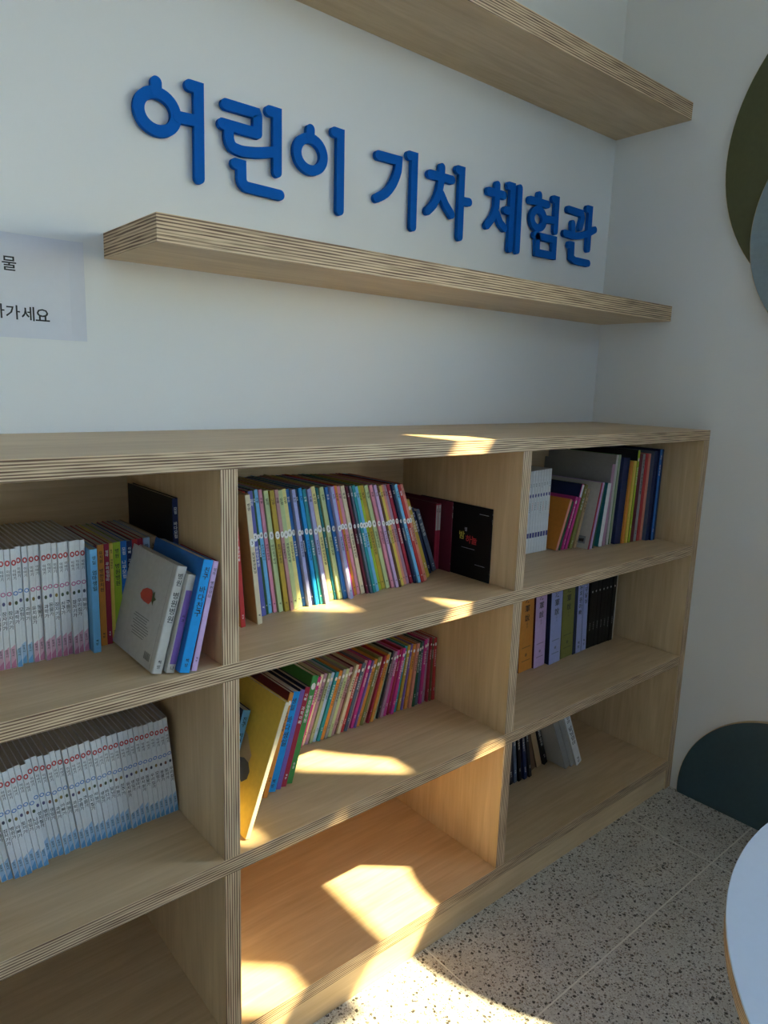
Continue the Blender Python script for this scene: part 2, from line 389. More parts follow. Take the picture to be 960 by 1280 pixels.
LET = {
'어': ({'initial_consonant': [('ring', -1.2459, 1.4440, 0.0296, 0.0270), [(-1.2472, 1.4855), (-1.2473, 1.4735)]],
       'vowel': [[(-1.1927, 1.4955), (-1.1778, 1.4955), (-1.1785, 1.3612)], [(-1.2129, 1.4446), (-1.1785, 1.4463)]]}, 'first'),
'린': ({'initial_consonant': [[(-1.1302, 1.4844), (-1.0732, 1.4845), (-1.0712, 1.4800), (-1.0715, 1.4533)], [(-1.0715, 1.4533), (-1.1367, 1.4535)],
        [(-1.1251, 1.4535), (-1.1253, 1.4329), (-1.1199, 1.4215), (-1.1019, 1.4184), (-1.0734, 1.4222), (-1.035, 1.4320)]],
       'vowel': [[(-1.0486, 1.4943), (-1.0332, 1.4943), (-1.0328, 1.3994)]],
       'final_consonant': [[(-1.1138, 1.3972), (-1.1026, 1.3967), (-1.1022, 1.3714), (-1.0951, 1.3642), (-1.0272, 1.3631)]]}, 'second'),
'이': ({'initial_consonant': [('ring', -0.9632, 1.4436, 0.0286, 0.0265), [(-0.964, 1.4850), (-0.9642, 1.4722)]],
       'vowel': [[(-0.9114, 1.4929), (-0.8978, 1.4927), (-0.8965, 1.3597)]]}, 'third'),
'기': ({'initial_consonant': [[(-0.8062, 1.4760), (-0.7539, 1.4772), (-0.7545, 1.4577), (-0.7656, 1.4319), (-0.7843, 1.41), (-0.8076, 1.3979)]],
       'vowel': [[(-0.7268, 1.4927), (-0.7125, 1.4927), (-0.7112, 1.3596)]]}, 'fourth'),
'차': ({'initial_consonant': [[(-0.6351, 1.4886), (-0.6351, 1.4682)], [(-0.6681, 1.4696), (-0.6045, 1.47)],
        [(-0.6354, 1.4727), (-0.6389, 1.4424), (-0.654, 1.4122), (-0.6715, 1.3974)], [(-0.6344, 1.4363), (-0.6202, 1.4181), (-0.6015, 1.4015)]],
       'vowel': [[(-0.5885, 1.4938), (-0.5762, 1.4938), (-0.5745, 1.3606)], [(-0.5745, 1.4340), (-0.5507, 1.4350)]]}, 'fifth'),
'체': ({'initial_consonant': [[(-0.4606, 1.4875), (-0.4603, 1.4716)], [(-0.4878, 1.4702), (-0.4363, 1.4698)],
        [(-0.461, 1.4715), (-0.4599, 1.4412), (-0.4694, 1.4177), (-0.4884, 1.3979)], [(-0.4583, 1.4276), (-0.4448, 1.4098), (-0.4300, 1.4008)]],
       'vowel': [[(-0.4222, 1.4933), (-0.4090, 1.4933), (-0.4070, 1.3587)], [(-0.4302, 1.4395), (-0.41, 1.4405)], [(-0.3847, 1.4945), (-0.382, 1.3591)]]}, 'sixth'),
'험': ({'initial_consonant': [[(-0.311, 1.4935), (-0.3105, 1.4784)], [(-0.3436, 1.4775), (-0.2774, 1.4779)], ('ring', -0.3103, 1.4402, 0.0235, 0.0205)],
       'vowel': [[(-0.2559, 1.4944), (-0.2432, 1.4944), (-0.2416, 1.4227)], [(-0.2822, 1.4445), (-0.243, 1.4470)]],
       'final_consonant': [[(-0.3188, 1.4025), (-0.3093, 1.402), (-0.2435, 1.4022), (-0.2425, 1.3650), (-0.307, 1.3640), (-0.3095, 1.4008)]]}, 'seventh'),
'관': ({'initial_consonant': [[(-0.193, 1.4819), (-0.1386, 1.4813), (-0.1324, 1.4714), (-0.1397, 1.4471)]],
       'vowel': [[(-0.1725, 1.4516), (-0.1690, 1.4265)], [(-0.2026, 1.4244), (-0.162, 1.4228), (-0.1158, 1.433), (-0.0776, 1.4511)], [(-0.1148, 1.4965), (-0.1027, 1.4966), (-0.1009, 1.4004)]],
       'final_consonant': [[(-0.1803, 1.4004), (-0.1699, 1.4003), (-0.1680, 1.3713), (-0.1573, 1.3655), (-0.0959, 1.3657)]]}, 'last')}
hint = {'어': 'with ring and vertical bar', '린': 'above the shelf end', '이': 'with small ring and long bar', '기': 'after the first gap',
        '차': 'with short side tick', '체': 'with two parallel bars', '험': 'with ring over square', '관': 'nearest the wall corner'}
for ch, (parts, nth) in LET.items():
    xs_ = [p[0] for ss in parts.values() for s in ss if s[0] != 'ring' for p in s]; cx = sum(xs_)/len(xs_)
    t = thing('sign_letter', 'blue acrylic wall letter reading %s, %s in the sign, %s' % (ch, nth, hint[ch]), 'letter', (cx, 0, 1.36), 'blue letters of the wall sign')
    yo = 0
    for pn, ss in parts.items():
        mb = MB()
        for s in ss:
            if s[0] == 'ring': mb.ring(s[1]-cx, s[2]-1.36, s[3]+SW, s[4]+SW, s[3]-SW, s[4]-SW, -.0115-yo, -.0025-yo)
            else: stroke(mb, [(p[0]-cx, p[1]-1.36) for p in s], -.0115-yo, -.0025-yo)
            yo += .00025
        build(pn, mb, M_BLUE, t)

# ------------------------------------------------------------------ notice on the wall
nx1, nz0, nz1 = -1.3645, 1.0926, 1.2365; nx0 = nx1-.206
mb = MB(); nxs = 10
for i in range(nxs):
    a, b = nx0+(nx1-nx0)*i/nxs, nx0+(nx1-nx0)*(i+1)/nxs
    fy = lambda x: -.0014-.0040*max(0, (x-nx1+.03)/.03)**2
    for dy in (0, .0004):
        q = [(a, fy(a)+dy, nz0), (b, fy(b)+dy, nz0), (b, fy(b)+dy, nz1), (a, fy(a)+dy, nz1)]
        mb.quad(q if dy == 0 else q[::-1], 0)
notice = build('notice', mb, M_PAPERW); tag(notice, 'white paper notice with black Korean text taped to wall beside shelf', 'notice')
mb = MB()
put(mb, '물', -1.4658, 1.1945, .0195, .0195, -.0019); build('character', mb, M_INK, notice)['kind'] = 'stuff'
for i, ch in enumerate('나가세요'):
    mb = MB(); put(mb, ch, -1.4845+.0197*i, 1.1285-.0006*i, .0195, .020, -.0019); build('character', mb, M_INK, notice)['kind'] = 'stuff'

# ------------------------------------------------------------------ round panels on the side wall
def round_panel(label, y, z, r, x0, x1, col, zmin=None):
    n = 96; mb = MB(); pts = []
    for i in range(n):
        a = 2*math.pi*i/n; py, pz = r*math.cos(a), r*math.sin(a)
        if zmin is not None: pz = max(pz, zmin-z)
        pts.append((py, pz))
    o = len(mb.v); k = len(pts)
    th = x0-x1; bv = .0012
    for (dx, s) in ((0, 1.0), (-(th-bv), 1.0), (-th, 1-bv/r)): mb.v += [(dx, p[0]*s, p[1]*s if zmin is None else max(p[1]*s, zmin-z)) for p in pts]
    for L in (0, 1):
        for i in range(k): j = (i+1) % k; mb.f.append((L*k+i, L*k+k+i, L*k+k+j, L*k+j)); mb.m.append(1)
    mb.f.append(tuple(range(2*k, 3*k))[::-1]); mb.m.append(0); mb.f.append(tuple(range(k))); mb.m.append(1)
    c = build('wall_disc', mb, [col, M_FY], None, (x0, y, z))
    return tag(c, label, 'wall disc', 'round coloured panels on the side wall')
round_panel('large olive green round panel high on the side wall', -.6777, 1.5686, .3722, -.0004, -.0110, paint((0.088, 0.092, 0.035, 1), .55, 'olive_laminate'))
round_panel('pale blue grey round panel overlapping the olive green one', -.6731, 1.3985, .2886, -.0112, -.0210, paint((0.25, 0.32, 0.35, 1), .5, 'pale_blue_laminate'))
round_panel('dark teal round panel standing on the floor against side wall', -.6189, .0239, .2601, -.0004, -.0120, paint((0.035, 0.075, 0.095, 1), .45, 'teal_laminate'), .0005)
round_panel('round panel fixed below and across the side window sill', -1.040, .905, .262, -.0210, -.0310, paint((0.25, 0.32, 0.35, 1), .5, 'pale_blue_laminate'))

# ------------------------------------------------------------------ round table
tb = thing('round_table', 'round pale table with plywood edge in the right foreground', 'table', (-.785, -1.3190, 0))
TZ, TRAD, n = .4800, .4875, 128
def cyl(mb, r0, r1, z0, z1, n=48, side=0, cap=0):
    o = len(mb.v)
    mb.v += [(r0*math.cos(2*math.pi*i/n), r0*math.sin(2*math.pi*i/n), z0) for i in range(n)] + [(r1*math.cos(2*math.pi*i/n), r1*math.sin(2*math.pi*i/n), z1) for i in range(n)]
    for i in range(n): j = (i+1) % n; mb.f.append((o+i, o+j, o+n+j, o+n+i)); mb.m.append(side)
    mb.f.append(tuple(range(o+n, o+2*n))); mb.m.append(cap); mb.f.append(tuple(range(o, o+n))[::-1]); mb.m.append(cap)
mb = MB(); cyl(mb, TRAD, TRAD, -.017, 0, n, 0, 0); build('table_top', mb, [ply_edge('plywood_edge_table', 2, .0042)], tb, (0, 0, TZ-.0012))
mb = MB(); cyl(mb, TRAD, TRAD-.0008, 0, .0012, n); build('laminate_sheet', mb, paint((0.70, 0.79, 0.90, 1), .28, 'white_laminate', .01), tb, (0, 0, TZ-.0011))
mb = MB(); cyl(mb, .03, .03, .012, TZ-.018, 32); build('column', mb, M_FRAME, tb)
mb = MB(); cyl(mb, .21, .20, 0, .012, 48); build('base', mb, M_FRAME, tb)

# ------------------------------------------------------------------ books
ORD = ['', 'first', 'second', 'third', 'fourth', 'fifth', 'sixth', 'seventh', 'eighth', 'ninth', 'tenth', 'eleventh', 'twelfth', 'thirteenth', 'fourteenth',
       'fifteenth', 'sixteenth', 'seventeenth', 'eighteenth', 'nineteenth', 'twentieth']
def ordinal(i):
    if i <= 20: return ORD[i]
    tens, u = {2: 'twent', 3: 'thirt', 4: 'fort', 5: 'fift'}[i//10], i % 10
    return tens+'ieth' if u == 0 else tens+'y-'+ORD[u]

CN = {  # plain colour names -> reflectance
 'white': (.74, .75, .76), 'cream': (.72, .62, .42), 'pale green': (.50, .60, .30), 'yellow': (.72, .55, .10), 'pale yellow': (.74, .68, .28), 'lime green': (.36, .50, .04),
 'mustard': (.48, .34, .05), 'orange': (.70, .27, .05), 'salmon': (.68, .27, .20), 'red': (.52, .05, .05), 'crimson': (.36, .03, .06), 'maroon': (.13, .02, .04),
 'pink': (.70, .28, .38), 'hot pink': (.58, .05, .26), 'lilac': (.60, .42, .68), 'lavender': (.38, .42, .72), 'mauve': (.42, .24, .34), 'purple': (.20, .12, .42),
 'indigo': (.12, .13, .42), 'navy': (.018, .028, .085), 'blue': (.03, .16, .50), 'bright blue': (.02, .30, .70), 'sky blue': (.18, .48, .78), 'pale blue': (.36, .50, .70),
 'teal': (.03, .28, .32), 'dark teal': (.02, .17, .20), 'green': (.07, .28, .07), 'dark green': (.03, .10, .05), 'olive': (.22, .22, .06), 'brown': (.16, .09, .05), 'tan': (.46, .31, .17),
 'grey': (.32, .32, .31), 'pale grey': (.52, .51, .48), 'slate': (.10, .13, .19), 'black': (.006, .006, .008), 'charcoal': (.03, .03, .035), 'dusty pink': (.48, .26, .26), 'sage': (.34, .40, .24)}
WORDS = ['동물', '바다', '구름', '친구', '엄마', '아빠', '나무', '토끼', '여행', '하늘', '모험', '과학', '우리집', '달님', '병원', '생일', '잠자기', '목욕', '유치원', '양치질']
def cm(name): return paint(CN[name]+(1,), .38, 'cover_'+name.replace(' ', '_'), .05, 90)

def book_mesh_parts(root, t, h, dep, x0, spine, cover, hard=False):
    """cover (two boards joined by a spine) and page block; spine faces -y at y=0; x from x0 to x0+t"""
    b = min(.0013 if hard else .0005, t*.2); c = min(max(b, .0016 if hard else .0009), t*.3)
    O = [(0, dep), (0, c), (c*.35, c*.35), (c, 0), (t-c, 0), (t-c*.35, c*.35), (t, c), (t, dep)]
    I = [(b, dep), (b, c+b), (b+c*.2, c*.2+b), (c+b*.5, b), (t-c-b*.5, b), (t-b-c*.2, c*.2+b), (t-b, c+b), (t-b, dep)]
    mb = MB(); n = len(O)
    for z in (0, h): mb.v += [(x0+p[0], p[1], z) for p in O] + [(x0+p[0], p[1], z) for p in I]
    for i in range(n-1):
        mi = 0 if i in (0, n-2) else 1
        j = i+1
        mb.f += [(i, j, 2*n+j, 2*n+i), (n+j, n+i, 3*n+i, 3*n+j), (i, n+i, n+j, j), (2*n+i, 2*n+j, 3*n+j, 3*n+i)]; mb.m += [mi, mi, mi, mi]
    for i in (0, n-1):
        q = (i, 2*n+i, 3*n+i, n+i); mb.f.append(q if i else q[::-1]); mb.m.append(0)
    build('cover', mb, [cm(cover), cm(spine)], root)
    ins = .003 if hard else .0014
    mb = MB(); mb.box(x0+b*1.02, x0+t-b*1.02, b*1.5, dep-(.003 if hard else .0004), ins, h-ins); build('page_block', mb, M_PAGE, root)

def print_spine(root, style, t, h, x0, i, spec):
    """ink on the spine, a hair in front of it"""
    rnd = random.Random(i*31+len(style)); mb = MB(); cx = x0+t/2; y = -.00022; mats = [M_INK]
    def col(c, r=.5):
        m = paint(c+(1,), r, 'print_ink'); 
        if m not in mats: mats.append(m)
        return mats.index(m)
    w = rnd.choice(WORDS); w2 = rnd.choice(WORDS); s = t*.62
    if style == 'series':        # white spine: red ring, series name, number ring, picture, title, imprint, coloured foot
        foot = spec.get('foot', 'pink'); fc, fd = ((.62, .36, .45), (.50, .18, .29)) if foot == 'pink' else ((.34, .50, .68), (.12, .32, .58))
        e = t*.1; k = h*.21+rnd.uniform(-.004, .004); a, b = col(fc), col(fd)
        mb.quad([(x0+e, y+.0001, .0004), (x0+t-e, y+.0001, .0004), (x0+t-e, y+.0001, k*.94), (x0+e, y+.0001, k*.80)], a)
        mb.quad([(x0+e, y, .0004), (x0+t-e, y, .0004), (x0+t-e, y, k*.38), (x0+e, y, k*.16)], b)
        z = h*.885; r = t*.43; red = col((.50, .05, .05))
        for q in range(12):
            a0, a1 = 2*math.pi*q/12, 2*math.pi*(q+1)/12
            mb.quad([(cx+r*math.cos(a0), y, z+r*1.3*math.sin(a0)), (cx+r*math.cos(a1), y, z+r*1.3*math.sin(a1)),
                     (cx+.45*r*math.cos(a1), y, z+.5*r*1.3*math.sin(a1)), (cx+.45*r*math.cos(a0), y, z+.5*r*1.3*math.sin(a0))], red)
        z = stack(mb, '이야기', cx, h*.83, s*1.0, y, 0, 1.1)
        z = h*.63; c2 = col((.50, .12, .26) if foot == 'pink' else (.10, .22, .50))
        for q in range(12):
            a0, a1 = 2*math.pi*q/12, 2*math.pi*(q+1)/12
            mb.quad([(cx+r*math.cos(a0), y, z+r*math.sin(a0)), (cx+r*math.cos(a1), y, z+r*math.sin(a1)),
                     (cx+.6*r*math.cos(a1), y, z+.6*r*math.sin(a1)), (cx+.6*r*math.cos(a0), y, z+.6*r*math.sin(a0))], c2)
        mb.disc(cx, h*.55, t*.27, y, col(rnd.choice([(.05, .05, .08), (.20, .08, .05), (.07, .10, .05), (.10, .09, .20), (.25, .18, .05)])), 7, t*.40)
        stack(mb, (w+'가')[:4], cx, h*.49, s*1.3, y, 0, 1.15)
        stack(mb, '한국사', cx, h*.165, s*.75, y, 0, 1.1)
    elif style == 'label':       # coloured spine with a round white number label
        z = h*.64+spec.get('dz', 0); wm = col((.80, .80, .78))
        mb.disc(cx, z, t*.49, y, wm, 12, t*.80); put(mb, str(rnd.randint(1, 9)), cx, z, t*.45, t*.6, y-.0001, 0)
        tc = 0 if sum(CN[spec['spine']]) > .75 else wm
        stack(mb, w, cx, h*.94, s*1.0, y, tc, 1.15); stack(mb, w2+w+w2, cx, h*.57, s*.95, y, tc, 1.15); stack(mb, '책', cx, h*.08, s*.7, y, tc)
    elif style == 'thin':
        wm = col((.78, .76, .72)); tc = 0 if sum(CN[spec['spine']]) > .9 else wm
        mb.disc(cx, h*.90, t*.34, y, wm, 10, t*.5)
        stack(mb, w2+w+w2, cx, h*.82, s*.9, y, tc, 1.15); stack(mb, w, cx, h*.2, s*.6, y, tc, 1.3)
    elif style == 'title':
        wm = col((.78, .78, .76)); tc = 0 if sum(CN[spec['spine']]) > .75 else wm
        z = stack(mb, w2, cx, h*.94, s*.9, y, tc, 1.15); stack(mb, w+w2, cx, z-h*.05, s*1.05, y, tc, 1.15); stack(mb, '책방', cx, h*.13, s*.6, y, tc, 1.2)
    elif style == 'white_blue':  # white spines with blue marks
        bm = col((.05, .05, .22)); pm = col((.55, .22, .16))
        mb.disc(cx, h*.70, t*.30, y, bm, 6, t*.5); stack(mb, w2, cx, h*.85, s*.6, y, 0, 1.2); stack(mb, w+w2, cx, h*.62, s*.6, y, pm if i % 2 else 0, 1.3)
        e = t*.12; mb.quad([(x0+e, y, h*.19), (x0+t-e, y, h*.19), (x0+t-e, y, h*.25), (x0+e, y, h*.25)], bm)
    elif style == 'hanja':       # thick volumes with large brushed characters
        a = col(tuple(v*.45 for v in CN[spec['spine']]))
        for q, ch in enumerate('南漢軍說'): put(mb, ch, cx, h*.80-.0225*q, .0165, .019, y, 0)
        for q in range(3): put(mb, w2[q % len(w2)], cx, h*.50-.008*q, .006, .006, y, a)
        e = t*.18; mb.quad([(x0+e, y, h*.235), (x0+t-e, y, h*.235), (x0+t-e, y, h*.243), (x0+e, y, h*.243)], a)
        mb.disc(cx, h*.16, t*.09, y, a, 8); mb.quad([(x0+e, y, h*.10), (x0+t-e, y, h*.10), (x0+t-e, y, h*.108), (x0+e, y, h*.108)], a)
    elif style == 'night':       # black spines with pale dots and tiny type
        wm = col((.55, .55, .58)); mb.disc(cx, h*.66, t*.17, y, wm, 8); stack(mb, w+w2, cx, h*.30, s*.36, y, wm, 1.5); stack(mb, w, cx, h*.95, s*.4, y, wm, 1.4)
    if mb.v: build('spine_print', mb, mats, root)['kind'] = 'stuff'

def lay_row(books, xa, xb, side):
    """set leaning books side by side without overlap; side 'L': packed from the left end, leaning left (lean<=0); 'R' the mirror. Returns pivot x and thickness of each."""
    seq = books if side == 'L' else books[::-1]
    def run(k):
        out, prev, x = [], None, 0.0
        for bk in seq:
            th = math.radians(abs(bk['lean'])); t = bk['t']*k; h = bk['h']
            if prev is not None:
                px, pth, pt, ph = prev; x = -9
                for q in range(11):
                    # previous right face point
                    s_ = ph*q/10; rx = px+pt*math.cos(pth)-s_*math.sin(pth); rz = pt*math.sin(pth)+s_*math.cos(pth)
                    if rz <= h*math.cos(th)+1e-9: x = max(x, rx+rz*math.tan(th))
                # own top-left corner against the previous face
                zt = h*math.cos(th); s_ = (zt-pt*math.sin(pth))/math.cos(pth)
                if 0 <= s_ <= ph: x = max(x, px+pt*math.cos(pth)-s_*math.sin(pth)+zt*math.tan(th))
                x += bk.get('gap', .00025)
            out.append((x, t)); prev = (x, th, t, h)
        return out, prev[0]+prev[2]*math.cos(prev[1])
    lo, hi = .2, 4.0
    for _ in range(40):
        k = (lo+hi)/2
        if run(k)[1] > xb-xa: hi = k
        else: lo = k
    out, _ = run(lo)
    if side == 'L': return [(xa+x, t) for x, t in out]
    return [(xb-x, t) for x, t in out][::-1]

COUNT = [0]
def shelve(books, xa, xb, z, side, group, where, start=1, frm='left'):
    """books: dicts t,h,y(front),dep,lean,spine,cover,style,label"""
    n = len(books); pos = lay_row(books, xa, xb, side)
    for i, (bk, (x, t)) in enumerate(zip(books, pos)):
        k = (i+start) if frm == 'left' else (n-i)
        kind = bk.get('kind', 'book'); d = bk.get('desc') or ('%s %s' % (bk['spine'], kind))
        lab = bk.get('label') or ('%s, %s from %s %s' % (d, ordinal(k), frm, where))
        r = thing(bk.get('name', 'book'), lab, 'book', (x, bk['y'], z+.0004), group)
        r.rotation_euler = (0, math.radians(bk['lean']), 0)
        x0 = 0 if side == 'L' else -t
        book_mesh_parts(r, t, bk['h'], bk['dep'], x0, bk['spine'], bk.get('cover', bk['spine']), bk.get('hard', False))
        COUNT[0] += 1
        print_spine(r, bk.get('style', 'title'), t, bk['h'], x0, COUNT[0], bk)
        if bk.get('extra'): bk['extra'](r, t, bk['h'], bk['dep'], x0)

J_ = lambda a: random.uniform(-a, a)
# --- top left: white series, small colourful set, leaning group, black volume
feet = ['pink']*5+['blue']*3+['pink']*10
rowA = [dict(t=.0072, h=.158+J_(.0006), y=-.181+(-.006 if i in (2, 3, 4, 5) else 0)+(-.004 if i in (8, 10, 13, 15) else 0)+J_(.0015), dep=.160, lean=0, spine='white', cover='white', style='series',
             foot=feet[i], kind='picture book', desc='slim white picture book with %s foot' % feet[i]) for i in range(18)]
shelve(rowA, -1.5635, -1.4355, Z1, 'L', 'white picture books in the top left compartment', 'in top left white row', frm='right')
rowB = [dict(t=.0098, h=.146, y=-.1960, dep=.15, lean=0, spine='sky blue', style='title', label='sky blue book standing forward at the end of the upper white row'),
        dict(t=.006, h=.146, y=-.175, dep=.15, lean=0, spine='maroon', style='title'), dict(t=.009, h=.146, y=-.175, dep=.15, lean=0, spine='orange', cover='red', style='title'),
        dict(t=.0075, h=.146, y=-.174, dep=.15, lean=0, spine='crimson', style='title'), dict(t=.005, h=.146, y=-.173, dep=.15, lean=0, spine='yellow', style='title'),
        dict(t=.011, h=.146, y=-.171, dep=.15, lean=0, spine='lime green', style='title'), dict(t=.009, h=.146, y=-.169, dep=.15, lean=0, spine='blue', style='title'),
        dict(t=.008, h=.145, y=-.168, dep=.15, lean=0, spine='navy', style='title'), dict(t=.008, h=.146, y=-.166, dep=.15, lean=0, spine='red', style='title'),
        dict(t=.008, h=.146, y=-.166, dep=.15, lean=0, spine='crimson', style='title'), dict(t=.010, h=.146, y=-.165, dep=.15, lean=0, spine='pale blue', style='title'),
        dict(t=.010, h=.146, y=-.165, dep=.15, lean=0, spine='tan', style='title')]
shelve(rowB, -1.4340, -1.3290, Z1, 'L', 'small colourful books in the top left compartment', 'after the upper white row')
shelve([dict(t=.0080, h=.208, y=-.208, dep=.17, lean=0, spine='navy', cover='black', style='title', label='tall black book standing against the divider behind the blue and pink books')],
       -1.3225, -1.3142, Z1, 'L', 'tall dark books', '')

def strawberry(r, t, h, dep, x0):
    """print on the left-hand cover: strawberry, text lines, bar code"""
    x = x0-.0003; mb = MB(); mats = [paint((.50, .06, .04, 1), .5, 'print_ink'), paint((.10, .13, .05, 1), .5, 'print_ink'), paint((.16, .16, .15, 1), .5, 'print_ink')]
    def poly(pts, mi): mb.quad([(x, p[0], p[1]) for p in pts], mi)
    cy, cz = dep*.43, h*.61
    # fruit lying with its leaves towards the spine
    berry = [(.024, -.003), (.019, .004), (.007, .009), (-.008, .010), (-.014, .006), (-.015, -.004), (-.009, -.010), (.008, -.010), (.019, -.008)]
    leaf = [(-.014, .006), (-.020, .010), (-.021, .003), (-.028, .001), (-.021, -.003), (-.021, -.009), (-.015, -.004)]
    poly([(cy+a, cz+c) for a, c in berry], 0); poly([(cy+a, cz+c) for a, c in leaf], 1)
    for q in range(9):
        z = h*(.40-.024*q); a = dep*(.60+.03*math.sin(q*2.3)); poly([(a, z), (a, z+.0011), (dep*(.28+.04*math.sin(q)), z+.0011), (dep*(.28+.04*math.sin(q)), z)], 2)
    for q in range(11):
        a = dep*.11+.0017*q; poly([(a+.0009 if q % 3 else a+.0013, h*.07), (a, h*.07), (a, h*.14), (a+.0009 if q % 3 else a+.0013, h*.14)], 2)
    poly([(dep*.07, .0), (dep*.066, .0), (dep*.066, h), (dep*.07, h)], 2)
    build('cover_print', mb, mats, r)['kind'] = 'stuff'
def purple_spine(r, t, h, dep, x0):
    mb = MB(); y = -.0005; mb.quad([(x0+t*.15, y, h*.09), (x0+t*.92, y, h*.09), (x0+t*.92, y, h*.84), (x0+t*.15, y, h*.84)], 0)
    stack(mb, '사과', x0+t*.55, h*.6, t*.4, y-.0002, 1, 1.3)
    put(mb, '나', x0+t*.55, h*.05, t*.5, t*.5, y-.0002, 1)
    build('spine_band', mb, [cm('purple'), M_INK], r)
rowC = [dict(t=.0150, h=.1415, y=-.3150, dep=.150, lean=15.5, spine='pale grey', cover='pale grey', style='title', hard=True, extra=strawberry,
             label='pale hardback leaning in front, strawberry printed on its cover, top left compartment'),
        dict(t=.0120, h=.1300, y=-.3210, dep=.130, lean=14.5, spine='pale grey', cover='pale grey', style='none', extra=purple_spine, label='small book with purple spine band between the pale hardback and blue book'),
        dict(t=.0150, h=.1495, y=-.3320, dep=.155, lean=14.0, spine='bright blue', cover='blue', style='title', label='bright blue book leaning beside the pink one, top left compartment'),
        dict(t=.0085, h=.1465, y=-.3320, dep=.118, lean=13.2, spine='lilac', cover='crimson', style='title', label='pink spined book leaning against the divider, top left compartment')]
shelve(rowC, -1.4010, -1.3475, Z1, 'R', 'leaning books in the top left compartment', '')

# --- middle left: long white series with blue feet
rowD = []
for i in range(34):
    f = i/33
    y = -.196 if i in (0, 1) else (-.200 if i in (2, 3, 4) else (-.190 if i < 8 else -.186)) + (-.006 if i in (5, 6, 7) else 0) + (-.003 if i in (11, 14, 15, 19, 24) else 0)+J_(.001)
    rowD.append(dict(t=.0074, h=.160+.0015*(i % 3 == 0), y=y, dep=.160, lean=-8.0+2.6*f, spine='white', style='series', foot='blue', desc='slim white picture book with blue foot'))
shelve(rowD, -1.5660, -1.3142, Z2, 'L', 'white picture books in the middle left compartment', 'in middle left row', frm='right')

# --- top middle: long row of labelled colourful books leaning left
cs = ['cream', 'red', 'brown', 'indigo', 'dark green', 'sky blue', 'pink', 'pale green', 'mustard', 'dusty pink', 'pale green', 'pale yellow', 'blue', 'lavender', 'navy', 'bright blue', 'teal', 'lavender',
      'mauve', 'pale yellow', 'dark teal', 'pale green', 'blue', 'lavender', 'hot pink', 'orange', 'pink', 'cream', 'maroon', 'slate', 'teal', 'sky blue', 'lime green', 'mustard', 'pale green', 'pink', 'lilac', 'brown', 'yellow',
      'salmon', 'mauve', 'crimson', 'navy', 'sky blue', 'red', 'salmon']
rowE = [dict(t=.0105, h=.157, y=-.2210, dep=.16, lean=-4, spine='red', cover='orange', style='title', label='short red book standing leftmost in the top middle compartment')]
for i, c in enumerate(cs):
    f = i/(len(cs)-1); tall = i == 0
    rowE.append(dict(t=(.011 if c in ('pale green', 'pale yellow', 'cream', 'indigo', 'mustard') else .0062 if c in ('navy', 'brown', 'maroon', 'dark green', 'slate', 'dark teal') else .0088), h=.207+J_(.0015), y=(-.2235 if tall else -.192-.004*math.sin(i*.9)+(-.006 if c in ('lavender',) else 0)), dep=.165, lean=-6.0-14.5*f, gap=(.014 if tall else .00025),
                     spine=c, cover=('tan' if tall else c), style='label', desc='%s labelled book' % c))
rowE += [dict(t=.0090, h=.174, y=-.1800, dep=.15, lean=-21.2, spine='salmon', cover='mustard', style='thin', gap=.002), dict(t=.0110, h=.172, y=-.1780, dep=.15, lean=-21.6, spine='mustard', style='thin'),
         dict(t=.0110, h=.150, y=-.1600, dep=.13, lean=-22.4, spine='navy', cover='olive', style='title', gap=.011), dict(t=.0130, h=.142, y=-.1500, dep=.12, lean=-22.8, spine='slate', cover='navy', style='title', gap=.011)]
shelve(rowE, -1.2225, -.7365, Z1, 'L', 'colourful labelled books in the top middle compartment', 'in the top middle row')
def red_white(r, t, h, dep, x0):
    mb = MB(); y = -.0004; mb.quad([(x0+t*.08, y, h*.60), (x0+t*.92, y, h*.60), (x0+t*.92, y, h*.98), (x0+t*.08, y, h*.98)], 0)
    stack(mb, '우주', x0+t/2, h*.93, t*.55, y-.0002, 1, 1.2); build('spine_band', mb, [cm('pale grey'), M_INK], r)
def night_cover(r, t, h, dep, x0):
    x = x0-.0003; mats = [paint((.75, .70, .12, 1), .5, 'print_ink'), paint((.70, .05, .07, 1), .5, 'print_ink'), paint((.40, .44, .55, 1), .5, 'print_ink')]
    mb = MB()
    def gl(ch, yy, zz, s, mi):
        g = MB(); put(g, ch, 0, 0, s, s, 0, mi); n = len(mb.v)
        mb.v += [(x, yy-a, zz+c) for a, _, c in g.v]; mb.f += [tuple(n+q for q in f) for f in g.f]; mb.m += g.m
    gl('밤', .076, h*.57, .016, 0); gl('하', .058, h*.53, .016, 1); gl('늘', .043, h*.53, .016, 1); gl('별', .066, h*.66, .008, 2)
    for z, a, b in ((.40, .38, .20), (.20, .19, .06), (.90, .16, .04)): mb.quad([(x, dep*a, h*z), (x, dep*a, h*z+.001), (x, dep*b, h*z+.001), (x, dep*b, h*z)], 2)
    build('cover_print', mb, mats, r)['kind'] = 'stuff'
rowF = [dict(t=.0055, h=.138, y=-.1395, dep=.12, lean=0, spine='crimson', cover='maroon', style='none', extra=red_white, label='thin red book with white spine top, left of two, by maroon covers'),
        dict(t=.0065, h=.138, y=-.1395, dep=.12, lean=0, spine='crimson', cover='maroon', style='none', extra=red_white, label='thin red book with white spine top, right of two, by maroon covers'),
        dict(t=.0060, h=.145, y=-.1710, dep=.15, lean=0, spine='maroon', cover='maroon', style='title', label='dark maroon book just left of the black covered book, top middle compartment'),
        dict(t=.0075, h=.146, y=-.2740, dep=.20, lean=0, spine='black', cover='black', style='title', extra=night_cover, label='black book with coloured cover lettering against the right divider, top middle compartment')]
